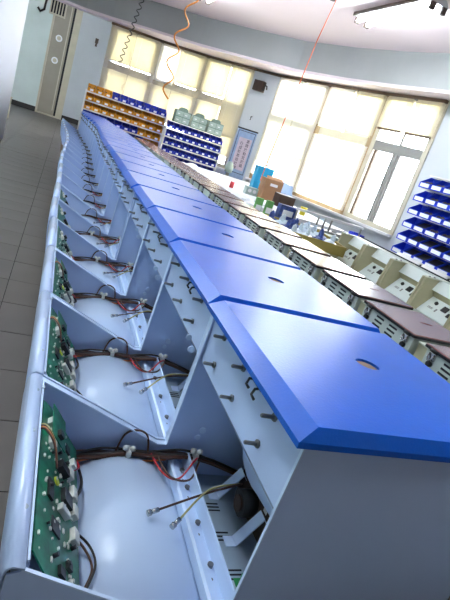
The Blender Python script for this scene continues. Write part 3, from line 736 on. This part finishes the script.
# far left rack, mostly yellow
def rack(name, label, x0, x1, y, zt_, rows, pr, depth):
    t = empty(name, (x0, y, 0), label, 'rack'); w = x1-x0
    for r in range(rows+1):
        z = Z(zt_ - r*pr); MB().box((0, depth*.35, z-.018), (w, depth+.02, z)).build('rail', 'rackwhite', t)
        MB().box((0, -.006, z-.018), (w, .014, z-.003)).build('shelf_edge', 'rackwhite', t)
    for x in (-.02, w): MB().box((x, .0, 0), (x+.02, depth+.02, Z(zt_)+.02)).build('upright', 'rackwhite', t)
    MB().box((0, depth+.012, 0), (w, depth+.02, Z(zt_))).build('back_board', 'bin_navy', t)
    return t
YX0, YX1, YY, YZ, YP, YC = .28, 1.58, 8.75, .075, .135, 10
rack('bin_rack', 'white rack of yellow and blue bins behind the far end of the rows', YX0, YX1, YY, YZ, 5, YP, .16)
cw = (YX1-YX0)/YC
for r in range(6):
    for c in range(YC):
        yel = (r == 0 and c < 3) or r in (1, 2) or (r == 3 and c > 6) or (r > 3 and c > 7)
        m = 'bin_yellow' if yel else 'bin_navy'; f = 'parts_dark' if (r == 0 or rng.random() < .3) else None
        put_bin((cw-.008, .113, .15, m, f), (YX0+cw*(c+.5), YY+.0, Z(YZ + .004 - r*YP)), 0, '%s bin, %s row from top, %s from left, far left rack' % ('yellow' if yel else 'dark blue', FIRST[r], FIRST[c]), 'bins of the far left rack')
BX0, BX1, BBY, BZ, BP, BC = 1.53, 2.47, 8.15, -.065, .122, 9
rack('bin_rack', 'white rack of navy bins topped by translucent drawer units', BX0, BX1, BBY, BZ, 5, BP, .14)
cw = (BX1-BX0)/BC
for r in range(6):
    for c in range(BC):
        f = 'parts_dark' if rng.random() < .2 else None
        put_bin((cw-.006, .104, .13, 'bin_navy', f), (BX0+cw*(c+.5), BBY, Z(BZ + .004 - r*BP)), 0, 'navy bin, %s row from top, %s from left, under the drawer units' % (FIRST[r], FIRST[c]), 'bins of the rack with drawer units')
# drawer units on top of the navy rack
b = MB(); b.box((BX0, BBY+.0, Z(.045)), (BX1, BBY+.18, Z(.055))); tag(b.build('shelf_board', 'rackwhite'), 'thin white shelf board on top of the navy bin rack', 'shelf')
for i, (x, w, h, lab) in enumerate(((1.60, .25, .19, 'left'), (1.88, .25, .19, 'middle'), (2.16, .25, .19, 'right'))):
    t = empty('drawer_unit', (x, BBY+.02, Z(.055)), 'grey-green translucent drawer unit, %s of three on the navy rack' % lab, 'drawer unit', 'drawer units on the navy rack')
    MB().box((0, 0, 0), (w, .14, h)).build('case', 'drawer', t, bev=.004)
    b = MB(); b.prism([(0.05, h), (w-.05, h), (w-.06, h+.035), (w-.09, h+.05), (.09, h+.05), (.06, h+.035)], .03, .10); b.build('top_hood', 'drawer', t)
    for r in range(2):
        for c in range(2):
            dd = MB().box((.012+c*(w/2-.004), -.008, .012+r*h*.48), (.008+(c+1)*(w/2-.008), 0, .004+(r+1)*h*.46)).build('drawer', 'crate', t, bev=.002)
            MB().box((.035+c*(w/2-.004), -.014, .04+r*h*.48), (.07+c*(w/2-.004), -.008, .052+r*h*.48)).build('label_card', 'card', dd)
# rack of blue bins on the right wall
RX, RYL, RZ, RP, RW = 3.86, 4.90, .225, .156, .20
t = empty('bin_rack', (RX, 0, 0), 'white wall rack holding six rows of bright blue bins', 'rack')
for r in range(6):
    MB().box((.07, RYL-1.66, Z(RZ - r*RP)+.145), (.20, RYL-.03, Z(RZ - r*RP)+.157)).build('rail', 'rackwhite', t)
for y in (RYL-1.66, RYL-.9, RYL-.06): MB().box((.18, y, 0), (.20, y+.03, Z(.30))).build('upright', 'rackwhite', t)
MB().box((.20, RYL-1.66, Z(-.62)), (.205, RYL-.03, Z(.22))).build('back_board', 'bin_navy', t)
for r in range(6):
    for c in range(8):
        filled = (r == 0) or (r in (1, 2) and c in (1, 2, 3)) or (r == 3 and c in (2, 3))
        put_bin((RW-.006, .137, .17, 'bin_blue', 'parts_dark' if filled else 'darkbrown' if c > 0 else None), (RX, RYL - RW*(c+.5), Z(RZ - r*RP)), -math.pi/2,
                'bright blue bin, %s row from top, %s from left, right wall rack%s' % (FIRST[r], FIRST[c], ''), 'bright blue bins on the right wall rack')

# ------------------------------------------------------------------ benches and clutter
def bench(x0, x1, y0, y1, z, label, m='bench'):
    t = empty('workbench', (x0, y0, 0), label, 'bench')
    MB().box((0, 0, Z(z)-.03), (x1-x0, y1-y0, Z(z))).build('bench_top', m, t, bev=.003)
    for x in (.04, x1-x0-.08):
        for y in (.04, y1-y0-.08): MB().box((x, y, 0), (x+.04, y+.04, Z(z)-.03)).build('leg', 'alu', t)
    return t
bench(2.85, 3.72, 1.4, 6.1, -.58, 'long white workbench behind the switch-panel cabinets under the bright window')
bench(1.62, 2.80, 4.35, 7.3, -.445, 'white workbench under the middle windows covered in boxes and papers')
bench(1.60, 1.93, 2.9, 4.25, -.50, 'white bench carrying the mustard tray of bagged parts')
# pipes on the right bench
for k, (ya, yb) in enumerate(((4.02, 4.42), (3.60, 3.99), (3.16, 3.57))):
    t = empty('roller', (3.60, ya, Z(-.535)), 'pale grey roller lying on the bench below the blue bins, %s from the left' % FIRST[k], 'roller', 'grey rollers below the blue bins')
    MB().tube([(0, .01, 0), (0, yb-ya-.01, 0)], .044, 18).build('drum', 'rackwhite', t)
    for y in (0, yb-ya-.014): MB().tube([(0, y, 0), (0, y+.014, 0)], .026, 12).build('end_cap', 'black', t)
b = MB(); b.tube([(3.05, 4.9, Z(-.568)), (3.12, 4.6, Z(-.568)), (3.0, 4.3, Z(-.568)), (3.15, 4.0, Z(-.568)), (3.05, 3.6, Z(-.568)), (3.2, 3.2, Z(-.568))], .010, 6)
tag(b.build('cable', 'black'), 'dark cable snaking along the bench below the blue bins', 'cable')
b = MB(); b.tube([(3.35, 4.9, Z(-.568)), (3.3, 4.5, Z(-.568)), (3.38, 4.1, Z(-.568)), (3.3, 3.7, Z(-.568)), (3.36, 3.2, Z(-.568))], .009, 6)
tag(b.build('cable', 'poster_blue'), 'pale blue cable along the bench beside the rollers', 'cable')
# small tools on the bench by the bright window
for k, (x, y, a, L_) in enumerate(((3.45, 5.3, .4, .16), (3.35, 5.15, -.3, .12), (3.5, 5.0, 1.0, .14), (3.28, 5.4, .1, .10), (3.55, 5.5, .7, .15))):
    t = empty('hand_tool', (x, y, Z(-.58)), 'small dark tool on the white bench under the open window, %s of five' % FIRST[k], 'tool', 'loose tools under the open window', rz=a)
    MB().tube([(0, 0, .012), (L_*.5, 0, .012)], .011, 8).build('handle', ('darkbrown', 'black', 'navyfab')[k % 3], t); MB().tube([(L_*.5, 0, .012), (L_, 0, .012)], .004, 6).build('shaft', 'screw', t)
t = empty('storage_bin', (3.62, 5.32, Z(-.58)), 'single dark blue tray of parts at the bench end beside the bin rack', 'tray', rz=-math.pi/2)
MB().box((-.09, -.06, 0), (.09, .06, .008)).box((-.09, -.06, 0), (-.082, .06, .06)).box((.082, -.06, 0), (.09, .06, .06)).box((-.09, -.06, 0), (.09, -.052, .06)).box((-.09, .052, 0), (.09, .06, .06)).build('tray_body', 'bin_navy', t)
# white trolley frame with railing beyond the switch cabinets
t = empty('rail_trolley', (2.05, 4.0, 0), 'white trolley rail with short uprights beside the grey-green crates', 'trolley')
MB().box((0, 0, Z(-.345)), (.72, .03, Z(-.325))).build('top_rail', 'bench', t); MB().box((0, .0, Z(-.47)), (.72, .03, Z(-.45))).build('lower_rail', 'alu', t)
for x in (.0, .23, .30, .37, .70): MB().tube([(x+.01, .015, Z(-.45)), (x+.01, .015, Z(-.34))], .009, 8).build('upright', 'alu', t)
for x in (0, .70):
    MB().tube([(x+.01, .015, 0), (x+.01, .015, Z(-.45))], .012, 8).build('leg', 'alu', t)
for k, (x, y) in enumerate(((2.10, 3.80), (2.30, 3.82))):
    t = empty('crate', (x, y, Z(-.62)), 'grey-green plastic crate, %s one beyond the switch cabinets' % ('left' if k == 0 else 'right'), 'crate', 'grey-green crates')
    MB().box((0, 0, 0), (.18, .14, .15)).build('crate_body', 'crate', t, bev=.006); MB().box((-.006, -.006, .13), (.186, .146, .155)).build('crate_rim', 'crate', t, bev=.003)
    MB().box((.05, -.010, .085), (.13, 0, .105)).build('hand_slot', 'slot', t)
t = empty('crate_stand', (2.08, 3.76, 0), 'low stand below the grey-green crates', 'stand'); MB().box((0, 0, Z(-.64)), (.46, .22, Z(-.62))).build('board', 'bench', t)
for x in (.02, .42): MB().box((x, .02, 0), (x+.03, .2, Z(-.64))).build('leg', 'alu', t)
# cyan chair back / box
t = empty('cyan_case', (2.20, 5.6, Z(-.445)), 'tall cyan plastic case standing behind the brown carton', 'case')
MB().box((0, 0, 0), (.21, .10, .325)).build('case_body', 'cyan', t, bev=.03); MB().tube([(.07, .05, .325), (.08, .05, .35), (.13, .05, .35), (.14, .05, .325)], .008, 8).build('handle', 'black', t)
t = empty('carton', (2.16, 5.15, Z(-.445)), 'brown cardboard carton with a white label on the bench', 'carton')
MB().box((0, 0, 0), (.21, .16, .235)).build('box_body', 'carton', t, bev=.004)
MB().box((.06, -.003, .165), (.15, 0, .195)).build('label_card', 'card', t); MB().box((0, .075, .235), (.21, .085, .237)).build('tape', 'olive', t)
MB().hexa([(0, 0, .235), (.21, 0, .235), (.21, .004, .235), (0, .004, .235), (.01, .05, .265), (.20, .05, .265), (.20, .054, .265), (.01, .054, .265)]).build('flap', 'carton', t)
t = empty('dark_box', (2.25, 4.88, Z(-.445)), 'open dark box in front of the brown carton', 'box')
MB().box((0, 0, 0), (.19, .15, .13)).build('box_body', 'darkbrown', t, bev=.003); MB().box((.01, .01, .128), (.18, .14, .134)).build('box_rim', 'bench', t)
t = empty('yellow_pot', (2.50, 4.75, Z(-.445)), 'small yellow pot at the right end of the dark box', 'pot'); MB().tube([(0, 0, 0), (0, 0, .08)], [.03, .036], 14).build('pot_body', 'yellow', t); MB().tube([(0, 0, .075), (0, 0, .085)], .039, 14).build('pot_rim', 'yellow', t)
t = empty('desk_radio', (2.01, 5.25, Z(-.445)), 'small grey radio with two round dials left of the carton', 'radio')
MB().box((0, 0, 0), (.14, .08, .085)).build('case', 'crate', t, bev=.006)
for x in (.04, .10): MB().tube([(x, 0, .045), (x, -.01, .045)], .020, 14).build('dial', 'bench', t)
t = empty('red_can', (1.90, 5.45, Z(-.445)), 'small red can left of the grey radio', 'can'); MB().tube([(0, 0, 0), (0, 0, .07)], .025, 14).build('can_body', 'red', t); MB().tube([(0, 0, .07), (0, 0, .076)], .021, 14).build('can_lid', 'card', t)
t = empty('folded_card', (2.62, 5.55, Z(-.445)), 'pale blue folded card leaning behind the carton', 'card')
MB().hexa([(-.1, 0, 0), (.12, .02, 0), (.12, .03, 0), (-.1, .01, 0), (-.14, .05, .25), (.10, .07, .21), (.10, .08, .21), (-.14, .06, .25)]).build('sheet', 'poster_blue', t)
# white paper and cloth heaps
for k, (x, y, w, l, h) in enumerate(((1.80, 5.9, .16, .30, .05), (1.72, 5.3, .10, .22, .04), (1.75, 4.75, .12, .20, .045), (1.98, 4.6, .10, .12, .05), (1.70, 6.6, .08, .25, .06))):
    b = MB(); b.ball((0, 0, 0), 1, w, l, h, sub=3, jit=.10)
    for v in b.bm.verts: v.co.z = max(0, v.co.z)
    o = b.build('paper_heap', 'paper'); o.location = (x, y, Z(-.445)); tag(o, 'crumpled white wrapping heap on the bench, %s from the camera' % {0: 'fourth', 1: 'third', 2: 'second', 3: 'nearest', 4: 'fifth'}[k], 'wrapping', 'white wrapping heaps')
# lidded glass jar-like item at the foot of the column
t = empty('grey_jug', (2.62, 7.9, Z(-.42)), 'small grey jug at the foot of the navy bin rack', 'jug'); MB().tube([(0, 0, -.58), (0, 0, -.01)], .03, 8).build('stand', 'alu', t); MB().tube([(0, 0, 0), (0, 0, .08), (0, 0, .14), (0, 0, .17)], [.06, .07, .05, .03], 16).build('jug_body', 'crate', t)
# mustard tray with bagged parts
t = empty('mustard_tray', (1.72, 3.45, Z(-.50)), 'long mustard tray full of bagged parts', 'tray', rz=math.radians(-8))
MB().box((-.10, -.30, 0), (.40, .30, .01)).box((-.10, -.30, 0), (-.09, .30, .075)).box((.39, -.30, 0), (.40, .30, .075)).box((-.10, -.30, 0), (.40, -.29, .075)).box((-.10, .29, 0), (.40, .30, .075)).build('tray_body', 'tray', t)
r2 = random.Random(5)
for k in range(16):
    x, y = 1.68 + (k % 4)*.108, 3.23 + (k//4)*.135; b = MB(); m = 'bag' if (k*7) % 5 < 3 else 'navyfab'
    b.ball((0, 0, .032), .056, 1, 1.1, .7, sub=2, jit=.16); b.ball((.012, .01, .075), .026, .8, .6, 1.7, sub=2, jit=.2)
    o = b.build('plastic_bag', m); o.location = (x, y, Z(-.488)); o.rotation_euler = (0, 0, r2.uniform(0, 6))
    tag(o, '%s in the mustard tray, %s row, %s from left' % ('clear bag' if m == 'bag' else 'dark blue bundle', ('front', 'second', 'third', 'back')[k//4], FIRST[k % 4]), 'bag', 'bagged parts in the mustard tray')
for k, (x, y) in enumerate(((1.70, 4.05), (1.80, 4.05))):
    t = empty('green_packet', (x, y, Z(-.50)), 'green and white packet beside the tray, %s one' % ('left' if k == 0 else 'right'), 'packet')
    MB().box((-.03, -.02, 0), (.03, .02, .16)).build('packet_body', 'greenpack', t, bev=.004); MB().box((-.026, -.0225, .05), (.026, -.02, .10)).build('label_card', 'card', t)
t = empty('blue_pouch', (2.0, 4.10, Z(-.50)), 'dark blue pouch standing beyond the bagged parts', 'pouch'); MB().box((-.08, -.04, 0), (.08, .04, .16)).build('pouch_body', 'navyfab', t, bev=.02); MB().box((-.05, -.045, .07), (.05, -.04, .12)).build('label_card', 'card', t)
# added dark cupboard below the frame, darkens the nearest cabinet's side panel
t = empty('shade_cupboard', (.25, -.55, 0), 'added unseen dark cupboard that shades the nearest blue-lidded cabinet', 'cupboard')
MB().box((0, 0, 0), (1.5, .79, Z(-.43))).build('shade_cupboard_body', 'darkbrown', t, bev=.004)
for x in (.02, .76): d_ = MB().box((x, .79, .04), (x+.71, .80, Z(-.45))).build('door', 'darkbrown', t, bev=.002); MB().tube([(x+.6, .80, .35), (x+.6, .812, .35)], .012, 10).build('knob', 'screw', d_)
# stool by the left column
t = empty('stool', (-1.25, 12.6, 0), 'beige wooden stool against the left wall beyond the column', 'stool')
MB().box((-.17, -.17, .43), (.17, .17, .46)).build('seat', 'frame', t, bev=.006)
for x in (-.14, .14):
    for y in (-.14, .14): MB().box((x-.02, y-.02, 0), (x+.02, y+.02, .43)).build('leg', 'frame', t)
